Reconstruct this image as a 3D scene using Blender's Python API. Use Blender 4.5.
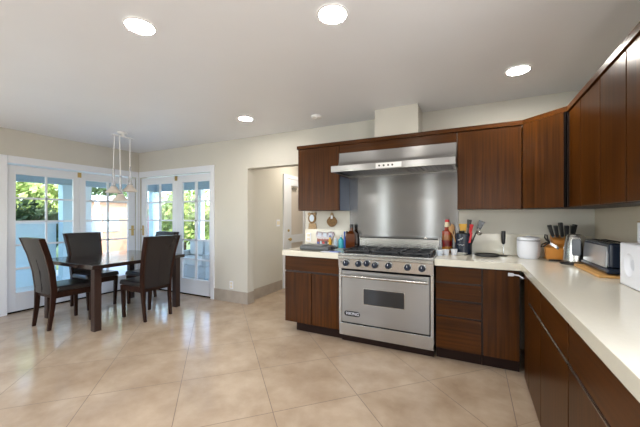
import bpy, bmesh, math, random
from mathutils import Vector, Matrix
random.seed(7)
for o in list(bpy.data.objects): bpy.data.objects.remove(o)
SC = bpy.context.scene
COL = SC.collection

# ------------------------------------------------------------------ camera
cd = bpy.data.cameras.new('camera'); cam = bpy.data.objects.new('camera', cd); COL.objects.link(cam)
cd.sensor_width = 36.0; cd.lens = 307.24 / 640 * 36.0
cam.location = (0, 0, 1.2965); cam.rotation_euler = (math.radians(90), 0, math.radians(26.4))
cd.shift_y = 0.0044; cd.clip_start = 0.02; cd.clip_end = 200
SC.camera = cam
# ------------------------------------------------------------------ world, sun, daylight, exposure
w = bpy.data.worlds.new('sky'); SC.world = w; w.use_nodes = True
wn = w.node_tree.nodes; wl = w.node_tree.links
bgn = wn['Background']
sky = wn.new('ShaderNodeTexSky'); sky.sky_type = 'NISHITA'; sky.sun_disc = False
sky.sun_elevation = math.radians(48); sky.sun_rotation = math.radians(90); sky.air_density = 1.0; sky.dust_density = 1.5
wl.new(sky.outputs['Color'], bgn.inputs['Color']); bgn.inputs['Strength'].default_value = 1.3

def light(name, kind, loc, rot, energy, color, **k):
    l = bpy.data.lights.new(name, kind); l.energy = energy; l.color = color
    for a, b in k.items(): setattr(l, a, b)
    o = bpy.data.objects.new(name, l); COL.objects.link(o); o.location = loc; o.rotation_euler = rot
    return o
R = math.radians
light('sun', 'SUN', (8, 0, 8), (0, R(46), R(8)), 5.0, (1, .95, .86), angle=R(1.0))
# daylight at windows behind the camera; wide and left-wall ones added for ambient light
WINDOWS = [(-5.35, -3.9), (-2.72, -2.42), (-1.28, -1.02), (-0.25, 0.9)]
DAY = 25.0     # watts per square metre of window
for i, (a, b) in enumerate(WINDOWS):
    light('window_daylight', 'AREA', ((a + b) / 2, -2.72, 1.35), (R(90), 0, 0), DAY * (b - a) * 1.6 * (.5 if b - a < .4 else 1), (1.0, .985, .97), shape='RECTANGLE', size=b - a, size_y=1.6)
light('window_daylight', 'AREA', (-5.60, -1.2, 1.35), (R(90), 0, R(-90)), DAY * 1.8 * 1.6, (.92, .96, 1.0), shape='RECTANGLE', size=1.8, size_y=1.6)
light('window_daylight', 'AREA', (1.09, .2, 1.6), (R(90), 0, R(90)), DAY * 1.6 * 1.1, (1, .985, .97), shape='RECTANGLE', size=1.6, size_y=1.1)
light('hall_light', 'AREA', (-2.5, 4.75, 2.44), (0, 0, 0), 16, (1, .90, .76), shape='DISK', size=.3)  # unseen area light without fixture, added to brighten the hall
CAN = 210.0
vs = SC.view_settings
vs.view_transform = 'Standard'; vs.look = 'None'; vs.gamma = 1.0; vs.use_curve_mapping = False
vs.exposure = -0.19
SC.display_settings.display_device = 'sRGB'

# ------------------------------------------------------------------ materials
def srgb(r, g, b):
    def f(c):
        c /= 255.0
        return c / 12.92 if c <= .04045 else ((c + .055) / 1.055) ** 2.4
    return (f(r), f(g), f(b), 1)
def inp(n, names, v):
    for k in ([names] if isinstance(names, str) else names):
        if k in n.inputs:
            n.inputs[k].default_value = v; return
def mat(name, col, rough=.5, metal=0.0, spec=.5, coat=0.0, vary=0.0, scale=8.0, stretch=(1, 1, 1), bump=0.0, emit=None, trans=0.0, aniso=0.0):
    m = bpy.data.materials.new(name); m.use_nodes = True
    nt = m.node_tree; p = nt.nodes['Principled BSDF']
    p.inputs['Base Color'].default_value = col; p.inputs['Roughness'].default_value = rough; p.inputs['Metallic'].default_value = metal
    inp(p, 'Specular IOR Level', spec); inp(p, 'Coat Weight', coat); inp(p, 'Coat Roughness', .12)
    if trans: inp(p, 'Transmission Weight', trans)
    if aniso:
        inp(p, 'Anisotropic', aniso); inp(p, 'Anisotropic Rotation', .25); t = nt.nodes.new('ShaderNodeTangent'); t.direction_type = 'RADIAL'; t.axis = 'Z'
        nt.links.new(t.outputs[0], p.inputs['Tangent'])
    if emit:
        inp(p, 'Emission Color', emit[0]); inp(p, 'Emission Strength', emit[1])
    tc = nt.nodes.new('ShaderNodeTexCoord'); mp = nt.nodes.new('ShaderNodeMapping'); mp.inputs['Scale'].default_value = stretch
    nz = nt.nodes.new('ShaderNodeTexNoise'); nz.inputs['Scale'].default_value = scale; nz.inputs['Detail'].default_value = 5
    nt.links.new(tc.outputs['Object'], mp.inputs[0]); nt.links.new(mp.outputs[0], nz.inputs['Vector'])
    if vary:
        cr = nt.nodes.new('ShaderNodeValToRGB')
        cr.color_ramp.elements[0].position = .3; cr.color_ramp.elements[1].position = .7
        cr.color_ramp.elements[0].color = tuple(c * (1 - vary) for c in col[:3]) + (1,)
        cr.color_ramp.elements[1].color = tuple(min(1, c * (1 + vary)) for c in col[:3]) + (1,)
        nt.links.new(nz.outputs['Fac'], cr.inputs[0]); nt.links.new(cr.outputs[0], p.inputs['Base Color'])
    if bump:
        b = nt.nodes.new('ShaderNodeBump'); b.inputs['Strength'].default_value = bump; b.inputs['Distance'].default_value = .01
        nt.links.new(nz.outputs['Fac'], b.inputs['Height']); nt.links.new(b.outputs[0], p.inputs['Normal'])
    return m
def wood(name, dark, light_, axis='z', rough=.30, coat=.0, scale=3.0):
    m = mat(name, dark, rough, coat=coat, spec=.13)
    nt = m.node_tree; p = nt.nodes['Principled BSDF']
    st = {'z': (16, 16, .5), 'x': (.5, 16, 16), 'y': (16, .5, 16)}[axis]
    nz = [n for n in nt.nodes if n.type == 'TEX_NOISE'][0]; mp = [n for n in nt.nodes if n.type == 'MAPPING'][0]
    mp.inputs['Scale'].default_value = st; nz.inputs['Scale'].default_value = scale; nz.inputs['Distortion'].default_value = .15; nz.inputs['Detail'].default_value = 8
    n2 = nt.nodes.new('ShaderNodeTexNoise'); n2.inputs['Scale'].default_value = 2.2
    mx = nt.nodes.new('ShaderNodeMath'); mx.operation = 'MULTIPLY_ADD'; mx.inputs[1].default_value = .45
    sub = nt.nodes.new('ShaderNodeMath'); sub.operation = 'SUBTRACT'; sub.inputs[1].default_value = .22
    tc = [n for n in nt.nodes if n.type == 'TEX_COORD'][0]
    nt.links.new(tc.outputs['Object'], n2.inputs['Vector'])
    nt.links.new(n2.outputs['Fac'], mx.inputs[0]); nt.links.new(nz.outputs['Fac'], sub.inputs[0]); nt.links.new(sub.outputs[0], mx.inputs[2])
    cr = nt.nodes.new('ShaderNodeValToRGB'); e = cr.color_ramp.elements
    e[0].position = .2; e[1].position = .85; e[0].color = dark; e[1].color = light_
    nt.links.new(mx.outputs[0], cr.inputs[0]); nt.links.new(cr.outputs[0], p.inputs['Base Color'])
    return m
def glass_pane(name, tint=(1, 1, 1, 1), gloss=.06):
    m = bpy.data.materials.new(name); m.use_nodes = True; nt = m.node_tree
    nt.nodes.remove(nt.nodes['Principled BSDF']); out = nt.nodes['Material Output']
    a = nt.nodes.new('ShaderNodeBsdfTransparent'); a.inputs[0].default_value = tint
    g = nt.nodes.new('ShaderNodeBsdfGlossy'); g.inputs['Roughness'].default_value = .02
    lw = nt.nodes.new('ShaderNodeLayerWeight'); lw.inputs[0].default_value = .5
    pw = nt.nodes.new('ShaderNodeMath'); pw.operation = 'POWER'; pw.inputs[1].default_value = 5.0
    fr = nt.nodes.new('ShaderNodeMath'); fr.operation = 'MULTIPLY_ADD'; fr.inputs[1].default_value = .75; fr.inputs[2].default_value = gloss * .6
    nt.links.new(lw.outputs['Facing'], pw.inputs[0]); nt.links.new(pw.outputs[0], fr.inputs[0])
    x = nt.nodes.new('ShaderNodeMixShader')
    nt.links.new(fr.outputs[0], x.inputs[0]); nt.links.new(a.outputs[0], x.inputs[1]); nt.links.new(g.outputs[0], x.inputs[2])
    nt.links.new(x.outputs[0], out.inputs[0]); return m

M = {}
M['wall'] = mat('wall_paint', srgb(203, 200, 191), .75, spec=.3, vary=.015, scale=3)
M['taupe'] = mat('wall_taupe', srgb(196, 186, 168), .7, spec=.3, vary=.02, scale=3)
M['ceiling'] = mat('ceiling_paint', srgb(234, 236, 241), .38, spec=.42, vary=.012, scale=2)
M['trim'] = mat('trim_white', srgb(226, 229, 236), .35)
M['door'] = mat('door_white', srgb(222, 226, 234), .38)
M['walnut'] = wood('walnut_vertical', srgb(42, 21, 4), srgb(87, 48, 12), 'z')
M['walnut_h'] = wood('walnut_horizontal', srgb(42, 21, 4), srgb(87, 48, 12), 'x')
M['walnut_y'] = wood('walnut_along_wall', srgb(42, 21, 4), srgb(87, 48, 12), 'y')
M['walnut_end'] = mat('cabinet_core', srgb(40, 24, 16), .45)
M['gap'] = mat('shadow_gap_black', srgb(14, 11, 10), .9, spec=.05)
M['kick'] = mat('toe_kick', srgb(36, 20, 13), .6, spec=.15)
M['stone'] = mat('cream_quartz', srgb(216, 211, 196), .12, spec=.5, vary=.012, scale=60)
M['steel'] = mat('brushed_steel', (.36, .36, .36, 1), .30, 1.0, aniso=.75)
M['steel2'] = mat('satin_steel', (.46, .455, .44, 1), .24, 1.0)
M['sheet'] = mat('brushed_steel_sheet', (.31, .315, .325, 1), .20, 1.0, aniso=.95, vary=.05, scale=6, stretch=(1, 1, 30))
M['chrome'] = mat('chrome', (.78, .79, .82, 1), .14, 1.0)
M['iron'] = mat('cast_iron', srgb(26, 28, 34), .45)
M['black'] = mat('black_plastic', srgb(18, 19, 22), .35)
M['navy'] = mat('blue_black_plastic', srgb(24, 33, 50), .25)
M['ovenglass'] = mat('oven_glass', srgb(34, 36, 38), .12)
M['brass'] = mat('brass', (.55, .40, .17, 1), .3, 1.0)
M['leather'] = mat('dark_leather', srgb(38, 35, 37), .26, spec=.5, vary=.06, scale=60, bump=.05)
M['leather2'] = mat('seat_leather', srgb(40, 37, 37), .30, spec=.55, bump=.04, scale=60)
M['espresso'] = wood('espresso_wood', srgb(30, 18, 14), srgb(56, 31, 22), 'z', .3, .3)
M['tabletop'] = mat('table_lacquer', srgb(44, 33, 30), .13, spec=.6, coat=.4, vary=.1, scale=4)
M['tableleg'] = mat('table_leg_lacquer', srgb(50, 34, 30), .3, vary=.12, scale=5)
M['white'] = mat('white_plastic', srgb(228, 231, 240), .3)
M['whitemetal'] = mat('white_enamel', srgb(235, 235, 235), .35)
M['bamboo'] = mat('bamboo_board', srgb(196, 150, 88), .5, vary=.12, scale=4, stretch=(10, 1, 1))
M['ochre'] = mat('ochre_wood', srgb(212, 140, 56), .45, vary=.12, scale=5, stretch=(2, 2, .6))
M['frost'] = mat('frosted_shade', srgb(246, 236, 226), .3, vary=.05, scale=25, trans=.35)
M['stem'] = mat('cloudy_glass', srgb(244, 246, 250), .12, trans=.7)
M['clear'] = glass_pane('clear_glass', (.97, .98, 1, 1))
M['pane'] = glass_pane('window_glass', (.97, .99, 1, 1))
M['can'] = mat('lamp_diffuser', srgb(255, 255, 255), .5, emit=((1.0, .95, .87, 1), CAN))
M['tilebase'] = mat('baseboard_tile', srgb(166, 155, 143), .4, vary=.1, scale=7)
M['red'] = mat('red_plastic', srgb(196, 26, 38), .4)
M['yellow'] = mat('yellow_plastic', srgb(222, 168, 40), .4)
M['spoon'] = mat('pale_wood', srgb(190, 145, 95), .6)
M['blue'] = mat('blue_plastic', srgb(40, 80, 160), .35)
M['teal'] = mat('teal_soap', srgb(70, 176, 190), .2)
M['oil'] = mat('dark_oil', srgb(86, 42, 14), .12)
M['paper'] = mat('paper', srgb(214, 218, 232), .7)
M['paperblue'] = mat('paper_blue', srgb(120, 136, 196), .7)
M['tan'] = mat('tan_cloth', srgb(172, 146, 112), .85, vary=.25, scale=60)
M['browncloth'] = mat('brown_cloth', srgb(132, 102, 66), .85, vary=.4, scale=70)
M['mirror'] = mat('pale_blue_inset', srgb(196, 208, 222), .3)
M['cream'] = mat('cream_plastic', srgb(226, 214, 184), .4)
# layered dressing in the decorative bottle: real bands of colour inside
def banded(name, bands):
    m = mat(name, bands[0][1], .15, coat=.5); nt = m.node_tree; p = nt.nodes['Principled BSDF']
    tc = [n for n in nt.nodes if n.type == 'TEX_COORD'][0]; nz = [n for n in nt.nodes if n.type == 'TEX_NOISE'][0]; nz.inputs['Scale'].default_value = 40
    sx = nt.nodes.new('ShaderNodeSeparateXYZ'); nt.links.new(tc.outputs['Object'], sx.inputs[0])
    ad = nt.nodes.new('ShaderNodeMath'); ad.operation = 'MULTIPLY_ADD'; ad.inputs[1].default_value = .05
    nt.links.new(nz.outputs['Fac'], ad.inputs[0]); nt.links.new(sx.outputs[2], ad.inputs[2])
    ml = nt.nodes.new('ShaderNodeMath'); ml.operation = 'MULTIPLY'; ml.inputs[1].default_value = 3.0; nt.links.new(ad.outputs[0], ml.inputs[0])
    cr = nt.nodes.new('ShaderNodeValToRGB'); e = cr.color_ramp.elements
    e[0].position = bands[0][0]; e[0].color = bands[0][1]; e[1].position = bands[1][0]; e[1].color = bands[1][1]
    for q, c in bands[2:]:
        k = e.new(q); k.color = c
    nt.links.new(ml.outputs[0], cr.inputs[0]); nt.links.new(cr.outputs[0], p.inputs['Base Color']); return m
M['bands'] = banded('layered_bottle', [(.0, srgb(110, 66, 20)), (.24, srgb(150, 100, 34)), (.29, srgb(96, 10, 14)), (.45, srgb(108, 14, 16)), (.50, srgb(140, 84, 26)), (.62, srgb(140, 76, 24)), (.68, srgb(150, 50, 16)), (.84, srgb(138, 42, 16))])
M['signprint'] = banded('printed_sign', [(.0, srgb(70, 84, 120)), (.14, srgb(120, 110, 120)), (.22, srgb(120, 50, 36)), (.34, srgb(140, 64, 46)), (.38, srgb(206, 200, 204)), (.5, srgb(170, 160, 176)), (.56, srgb(110, 84, 96))])

# floor: large square tiles laid diagonally, border strip along the right cabinets
def floor_mat():
    m = mat('floor_tile', srgb(205, 184, 160), .2, spec=.5); nt = m.node_tree; p = nt.nodes['Principled BSDF']; L = nt.links
    tc = [n for n in nt.nodes if n.type == 'TEX_COORD'][0]
    mp = nt.nodes.new('ShaderNodeMapping'); mp.inputs['Rotation'].default_value = (0, 0, R(-45)); mp.inputs['Location'].default_value = (-.3536 + 6.15, -.181 + 6.15, 0)
    L.new(tc.outputs['Object'], mp.inputs[0])
    br = nt.nodes.new('ShaderNodeTexBrick'); br.offset = 0; br.squash = 1
    for k, v in (('Scale', 1.0), ('Mortar Size', .0028), ('Mortar Smooth', .1), ('Bias', 0.0), ('Brick Width', .615), ('Row Height', .615)): br.inputs[k].default_value = v
    br.inputs['Color1'].default_value = (.35, .35, .35, 1); br.inputs['Color2'].default_value = (.65, .65, .65, 1)
    L.new(mp.outputs[0], br.inputs['Vector'])
    sx = nt.nodes.new('ShaderNodeSeparateXYZ'); L.new(tc.outputs['Object'], sx.inputs[0])
    def math_(op, a, b=None):
        n = nt.nodes.new('ShaderNodeMath'); n.operation = op
        for i, v in enumerate((a, b)):
            if v is None: continue
            if isinstance(v, (int, float)): n.inputs[i].default_value = v
            else: L.new(v, n.inputs[i])
        return n.outputs[0]
    inborder = math_('GREATER_THAN', sx.outputs[0], .247)
    line = math_('LESS_THAN', math_('ABSOLUTE', math_('SUBTRACT', sx.outputs[0], .247)), .0028)
    g = math_('MULTIPLY', br.outputs['Fac'], math_('SUBTRACT', 1.0, inborder))
    g = math_('MAXIMUM', g, line)
    nz = [n for n in nt.nodes if n.type == 'TEX_NOISE'][0]; nz.inputs['Scale'].default_value = 3.4; nz.inputs['Detail'].default_value = 9; nz.inputs['Roughness'].default_value = .62; nz.inputs['Distortion'].default_value = .15
    mixv = nt.nodes.new('ShaderNodeMix'); mixv.data_type = 'FLOAT'; mixv.inputs[0].default_value = .28
    L.new(nz.outputs['Fac'], mixv.inputs[2]); L.new(br.outputs['Color'], mixv.inputs[3])
    cr = nt.nodes.new('ShaderNodeValToRGB'); e = cr.color_ramp.elements
    e[0].position = .3; e[0].color = srgb(158, 136, 114); e[1].position = .68; e[1].color = srgb(196, 177, 155)
    L.new(mixv.outputs[0], cr.inputs[0])
    mx = nt.nodes.new('ShaderNodeMix'); mx.data_type = 'RGBA'; L.new(g, mx.inputs[0]); L.new(cr.outputs[0], mx.inputs[6]); mx.inputs[7].default_value = srgb(118, 100, 84)
    L.new(mx.outputs[2], p.inputs['Base Color'])
    rr = math_('ADD', math_('MULTIPLY', nz.outputs['Fac'], .16), .07); L.new(math_('ADD', rr, math_('MULTIPLY', g, .4)), p.inputs['Roughness'])
    return m
M['floor'] = floor_mat()

# ------------------------------------------------------------------ geometry helpers
class MB:
    def __init__(s, o=(0, 0, 0)): s.bm = bmesh.new(); s.o = Vector(o)
    def _merge(s, t, mtx=None):
        if mtx: bmesh.ops.transform(t, matrix=mtx, verts=t.verts)
        vm = {}
        for v in t.verts: vm[v] = s.bm.verts.new(v.co - s.o)
        for f in t.faces:
            try: s.bm.faces.new([vm[v] for v in f.verts])
            except ValueError: pass
        t.free(); return s
    def hexa(s, pts, bev=0, seg=2):
        t = bmesh.new(); v = [t.verts.new(p) for p in pts]
        for q in ((3, 2, 1, 0), (4, 5, 6, 7), (0, 1, 5, 4), (1, 2, 6, 5), (2, 3, 7, 6), (3, 0, 4, 7)): t.faces.new([v[i] for i in q])
        if bev: bmesh.ops.bevel(t, geom=list(t.edges), offset=bev, segments=seg, affect='EDGES', profile=.5)
        return s._merge(t)
    def box(s, x0, x1, y0, y1, z0, z1, bev=0, seg=2):
        return s.hexa([(x0, y0, z0), (x1, y0, z0), (x1, y1, z0), (x0, y1, z0), (x0, y0, z1), (x1, y0, z1), (x1, y1, z1), (x0, y1, z1)], bev, seg)
    def prism(s, poly, axis, a0, a1, bev=0):
        t = bmesh.new()
        def pt(p, a): return {'x': (a, p[0], p[1]), 'y': (p[0], a, p[1]), 'z': (p[0], p[1], a)}[axis]
        lo = [t.verts.new(pt(p, a0)) for p in poly]; hi = [t.verts.new(pt(p, a1)) for p in poly]; n = len(poly)
        t.faces.new(lo[::-1]); t.faces.new(hi)
        for i in range(n): t.faces.new([lo[i], lo[(i + 1) % n], hi[(i + 1) % n], hi[i]])
        bmesh.ops.recalc_face_normals(t, faces=t.faces)
        if bev: bmesh.ops.bevel(t, geom=list(t.edges), offset=bev, segments=2, affect='EDGES', profile=.5)
        return s._merge(t)
    def lathe(s, prof, c=(0, 0, 0), seg=28, mtx=None, close=True):
        t = bmesh.new(); rings = []
        for r, z in prof:
            if r < 1e-6: rings.append([t.verts.new((0, 0, z))])
            else: rings.append([t.verts.new((r * math.cos(2 * math.pi * k / seg), r * math.sin(2 * math.pi * k / seg), z)) for k in range(seg)])
        for a, b in zip(rings, rings[1:]):
            for k in range(seg):
                k2 = (k + 1) % seg
                q = [a[k % len(a)], a[k2 % len(a)], b[k2 % len(b)], b[k % len(b)]]
                u = []
                for v in q:
                    if v not in u: u.append(v)
                if len(u) > 2: t.faces.new(u)
        if close:
            if len(rings[0]) > 1: t.faces.new(rings[0][::-1])
            if len(rings[-1]) > 1: t.faces.new(rings[-1])
        bmesh.ops.recalc_face_normals(t, faces=t.faces)
        return s._merge(t, Matrix.Translation(c) @ (mtx or Matrix()))
    def rod(s, p0, p1, r0, r1=None, seg=12):
        p0 = Vector(p0); p1 = Vector(p1); d = p1 - p0; r1 = r0 if r1 is None else r1
        q = Vector((0, 0, 1)).rotation_difference(d.normalized()).to_matrix().to_4x4()
        return s.lathe([(r0, 0), (r1, d.length)], p0, seg, q)
    def tube(s, pts, r, seg=8):
        t = bmesh.new(); rings = []; P_ = [Vector(p) for p in pts]
        for i, p in enumerate(P_):
            d = (P_[min(i + 1, len(P_) - 1)] - P_[max(i - 1, 0)]).normalized()
            q = Vector((0, 0, 1)).rotation_difference(d)
            rr = r[i] if isinstance(r, (list, tuple)) else r
            rings.append([t.verts.new(p + q @ Vector((rr * math.cos(2 * math.pi * k / seg), rr * math.sin(2 * math.pi * k / seg), 0))) for k in range(seg)])
        for a, b in zip(rings, rings[1:]):
            for k in range(seg): t.faces.new([a[k], a[(k + 1) % seg], b[(k + 1) % seg], b[k]])
        t.faces.new(rings[0][::-1]); t.faces.new(rings[-1]); bmesh.ops.recalc_face_normals(t, faces=t.faces)
        return s._merge(t)
    def loft(s, rings, bev=0):
        t = bmesh.new(); V = [[t.verts.new(p) for p in r] for r in rings]; n = len(V[0])
        for a, b in zip(V, V[1:]):
            for k in range(n): t.faces.new([a[k], a[(k + 1) % n], b[(k + 1) % n], b[k]])
        t.faces.new(V[0][::-1]); t.faces.new(V[-1]); bmesh.ops.recalc_face_normals(t, faces=t.faces)
        if bev:
            bmesh.ops.bevel(t, geom=[e for e in t.edges if e.calc_face_angle(0) > .6], offset=bev, segments=2, affect='EDGES', profile=.5)
        return s._merge(t)
    def disc_y(s, x, y0, y1, z, r, seg=24): return s.rod((x, y0, z), (x, y1, z), r, seg=seg)
    def build(s, name, m, parent=None):
        me = bpy.data.meshes.new(name); s.bm.normal_update()
        for f in s.bm.faces: f.smooth = True
        s.bm.to_mesh(me); s.bm.free(); me.set_sharp_from_angle(angle=R(32)); me.materials.append(m)
        o = bpy.data.objects.new(name, me); COL.objects.link(o)
        wnm = o.modifiers.new('weighted_normals', 'WEIGHTED_NORMAL'); wnm.keep_sharp = True; wnm.weight = 90
        if parent: o.parent = parent
        else: o.location = s.o
        return o
def tag(o, label=None, cat=None, group=None, kind=None):
    for k, v in (('label', label), ('category', cat), ('group', group), ('kind', kind)):
        if v: o[k] = v
    return o
def thing(name, label, cat, loc=(0, 0, 0), rz=0, group=None):
    o = bpy.data.objects.new(name, None); COL.objects.link(o); o.location = loc; o.rotation_euler = (0, 0, rz); o.empty_display_size = .1
    return tag(o, label, cat, group)
def solo(name, mb, m, label, cat, group=None): return tag(mb.build(name, m), label, cat, group)
def struct(name, mb, m): return tag(mb.build(name, m), kind='structure')
def copy_tree(o, parent=None):
    c = o.copy(); COL.objects.link(c)
    if parent: c.parent = parent; c.matrix_parent_inverse = o.matrix_parent_inverse
    for ch in list(o.children): copy_tree(ch, c)
    return c

# ------------------------------------------------------------------ room shell
YW, XL, XR, H, YF = 3.574, -5.48, .985, 2.453, -2.6
struct('floor', MB().box(XL - .15, XR + .15, YF - .15, YW + .146, -.12, 0).box(-3.15, -1.9, YW + .146, 6.05, -.12, 0), M['floor'])
struct('ceiling', MB().box(XL - .15, XR + .15, YF - .15, YW + .146, H, H + .15).box(-3.2, -1.85, YW + .146, 6.1, H, H + .15), M['ceiling'])
struct('wall_left', MB().box(XL - .15, XL, YF - .15, -2.1, 0, H).box(XL - .15, XL, -2.1, -.3, 0, .55).box(XL - .15, XL, -2.1, -.3, 2.15, H).box(XL - .15, XL, -.3, 1.77, 0, H).box(XL - .15, XL, 1.77, 3.53, 2.02, H).box(XL - .15, XL, 3.53, YW + .146, 0, H), M['wall'])
b = MB()
b.box(XL, -5.455, YW, YW + .146, 0, H).box(-5.455, -3.68, YW, YW + .146, 2.02, H)
b.box(-3.68, -2.965, YW, YW + .146, 0, H).box(-2.965, -1.99, YW, YW + .146, 2.0, H).box(-1.99, XR + .15, YW, YW + .146, 0, H)
struct('wall_back', b, M['wall'])
struct('wall_right', MB().box(XR, XR + .15, YF - .15, -.6, 0, H).box(XR, XR + .15, -.6, 1.0, 0, 1.05).box(XR, XR + .15, -.6, 1.0, 2.15, H).box(XR, XR + .15, 1.0, YW, 0, H), M['taupe'])
b = MB()
xs = [XL] + [v for q in WINDOWS for v in q] + [XR]
for i in range(0, len(xs), 2): b.box(xs[i], xs[i + 1], YF - .15, YF, 0, H)
for a, c in WINDOWS: b.box(a, c, YF - .15, YF, 0, .55).box(a, c, YF - .15, YF, 2.15, H)
struct('wall_front', b, M['wall'])
b = MB().box(-3.17, -3.05, YW + .146, 6.05, 0, H); struct('wall_hall_left', b, M['wall'])
struct('wall_hall_right', MB().box(-1.99, -1.87, YW + .146, 6.05, 0, H), M['wall'])
struct('wall_hall_end', MB().box(-3.17, -1.87, 6.05, 6.17, 0, H), M['wall'])
# frames of the unseen windows behind the camera
for i, (a, c) in enumerate(WINDOWS):
    wf = MB()
    for x in ((a, (a + c) / 2 - .03, c - .06) if c - a > .5 else (a - .03, c - .03)): wf.box(x, x + .06, YF - .1, YF - .04, .55, 2.15)
    wf.box(a, c, YF - .1, YF - .04, .55, .61).box(a, c, YF - .1, YF - .04, 2.09, 2.15)
    struct('window_%d' % (i + 1), wf, M['trim'])
# tile baseboards
struct('baseboard_back', MB().box(-3.615, -2.95, YW - .016, YW, 0, .175, .003).box(-2.965, -2.95, YW, YW + .14, 0, .175), M['tilebase'])
struct('baseboard_hall', MB().box(-3.05, -3.035, YW + .146, 4.60, 0, .165, .002).box(-3.05, -2.965, YW + .146, YW + .161, 0, .165), M['tilebase'])
struct('baseboard_left', MB().box(XL, XL + .015, YF, 1.70, 0, .175), M['tilebase'])
# soffit that boxes in the hood duct
struct('wall_duct_chase', MB().box(-.955, -.50, 3.262, YW - .002, 2.150, H), M['wall'])

# casing round the french doors
struct('trim_1', MB().box(XL, XL + .022, 1.70, 1.785, 0, 2.10, .004).box(XL, XL + .022, 1.785, YW - .024, 2.0, 2.10, .004).box(XL, XL + .022, 3.515, YW - .024, 0, 2.0, .004), M['trim'])
struct('trim_2', MB().box(XL + .024, -5.447, YW - .022, YW, 0, 2.0, .004).box(XL + .024, -3.685, YW - .022, YW, 2.0, 2.10, .004).box(-3.685, -3.612, YW - .022, YW, 0, 2.10, .004), M['trim'])

def leaf(name, axis, base, a0, a1, g0, g1, gm, bar, handle_at=None):
    """one ten-pane leaf; a along the wall, base = plane of the room face, g0..g1 glass span, gm..gm+bar middle muntin"""
    t = bpy.data.objects.new(name, None); COL.objects.link(t); tag(t, kind='structure')
    sgn = -1 if axis == 'x' else 1
    def bx(mb, a, c, d0, d1, z0, z1, bev=.003):
        u, v = sorted((base + sgn * d0, base + sgn * d1))
        if axis == 'x': mb.box(u, v, a, c, z0, z1, bev)
        else: mb.box(a, c, u, v, z0, z1, bev)
    f = MB()
    bx(f, a0, g0, .02, .06, .02, 1.985); bx(f, g1, a1, .02, .06, .02, 1.985)
    bx(f, g0, g1, .02, .06, .02, .265); bx(f, g0, g1, .02, .06, 1.865, 1.985)
    bx(f, gm, gm + bar, .028, .052, .265, 1.865, .002)
    for k in range(1, 5):
        z = .265 + 1.6 * k / 5
        bx(f, g0, g1, .028, .052, z - .013, z + .013, .002)
    f.build('door_frame', M['door'], t)
    p = MB(); bx(p, g0 + .001, g1 - .001, .0385, .0415, .266, 1.864, 0); p.build('glass', M['pane'], t)
    if handle_at is not None:
        h = MB(); bx(h, handle_at - .022, handle_at + .022, .012, .02, .95, 1.13, .002)
        pl = h.build('handle_plate', M['brass'], t)
        q = MB()
        if axis == 'x': q.rod((base - .012, handle_at, 1.06), (base + .03, handle_at, 1.06), .009).rod((base + .028, handle_at + .005, 1.06), (base + .028, handle_at - .09, 1.06), .008)
        else: q.rod((handle_at, base + .012, 1.06), (handle_at, base - .03, 1.06), .009).rod((handle_at - .005, base - .028, 1.06), (handle_at + .09, base - .028, 1.06), .008)
        q.build('lever', M['brass'], pl)
    return t
d1 = leaf('door_1', 'x', XL, 1.79, 2.622, 1.882, 2.548, 2.206, .023)
d2 = leaf('door_2', 'x', XL, 2.626, 3.512, 2.716, 3.39, 3.04, .03, 3.462)
d3 = leaf('door_3', 'y', YW, -5.444, -4.504, -5.315, -4.61, -4.969, .04, -5.39)
d4 = leaf('door_4', 'y', YW, -4.50, -3.688, -4.375, -3.75, -4.083, .05)
MB().box(XL - .015, XL + .004, 2.60, 2.645, 1.90, 1.975, .002).build('flush_bolt', M['brass'], d2)
MB().box(-4.525, -4.48, YW - .004, YW + .015, 1.90, 1.975, .002).build('flush_bolt', M['brass'], d4)
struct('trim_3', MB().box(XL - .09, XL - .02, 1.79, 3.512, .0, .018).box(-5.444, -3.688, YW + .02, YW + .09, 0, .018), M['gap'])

# hall door on the left wall of the hall
hd = bpy.data.objects.new('door_5', None); COL.objects.link(hd); tag(hd, kind='structure')
MB().box(-3.05, -3.020, 4.64, 4.735, 0, 2.06, .004).box(-3.05, -3.020, 5.51, 5.60, 0, 2.06, .004).box(-3.05, -3.020, 4.735, 5.51, 1.992, 2.06, .004).build('door_casing', M['trim'], hd)
MB().box(-3.05, -3.026, 4.74, 4.90, .01, 1.99, .003).box(-3.05, -3.026, 5.36, 5.505, .01, 1.99, .003).box(-3.05, -3.026, 4.90, 5.36, 1.87, 1.99, .003).box(-3.05, -3.026, 4.90, 5.36, .01, .25, .003).box(-3.05, -3.026, 4.90, 5.36, .80, .95, .003).build('door_slab', M['door'], hd)
sl = MB()
for k in range(11): sl.box(-3.05, -3.044, 4.905 + k * .0415, 4.905 + k * .0415 + .038, .952, 1.868, .002)
sl.box(-3.05, -3.044, 4.905, 5.355, .252, .798, .004)
sl.build('panel', mat('door_blind', srgb(206, 198, 190), .6), hd)  # recess shade put into a darker panel colour so the relief shows
MB().rod((-3.026, 4.79, .875), (-2.99, 4.79, .875), .012).lathe([(0, 0), (.028, .004), (.03, .02), (.018, .036), (0, .04)], (-2.995, 4.79, .875), 16, Matrix.Rotation(R(90), 4, 'Y')).build('door_knob', M['brass'], hd)
MB().rod((-3.026, 4.79, 1.035), (-3.008, 4.79, 1.035), .024, .02, 16).build('deadbolt', M['brass'], hd)
MB().box(-3.044, -3.01, 4.93, 5.08, 1.80, 1.835, .004).build('coat_hook', M['steel2'], hd)

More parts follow.
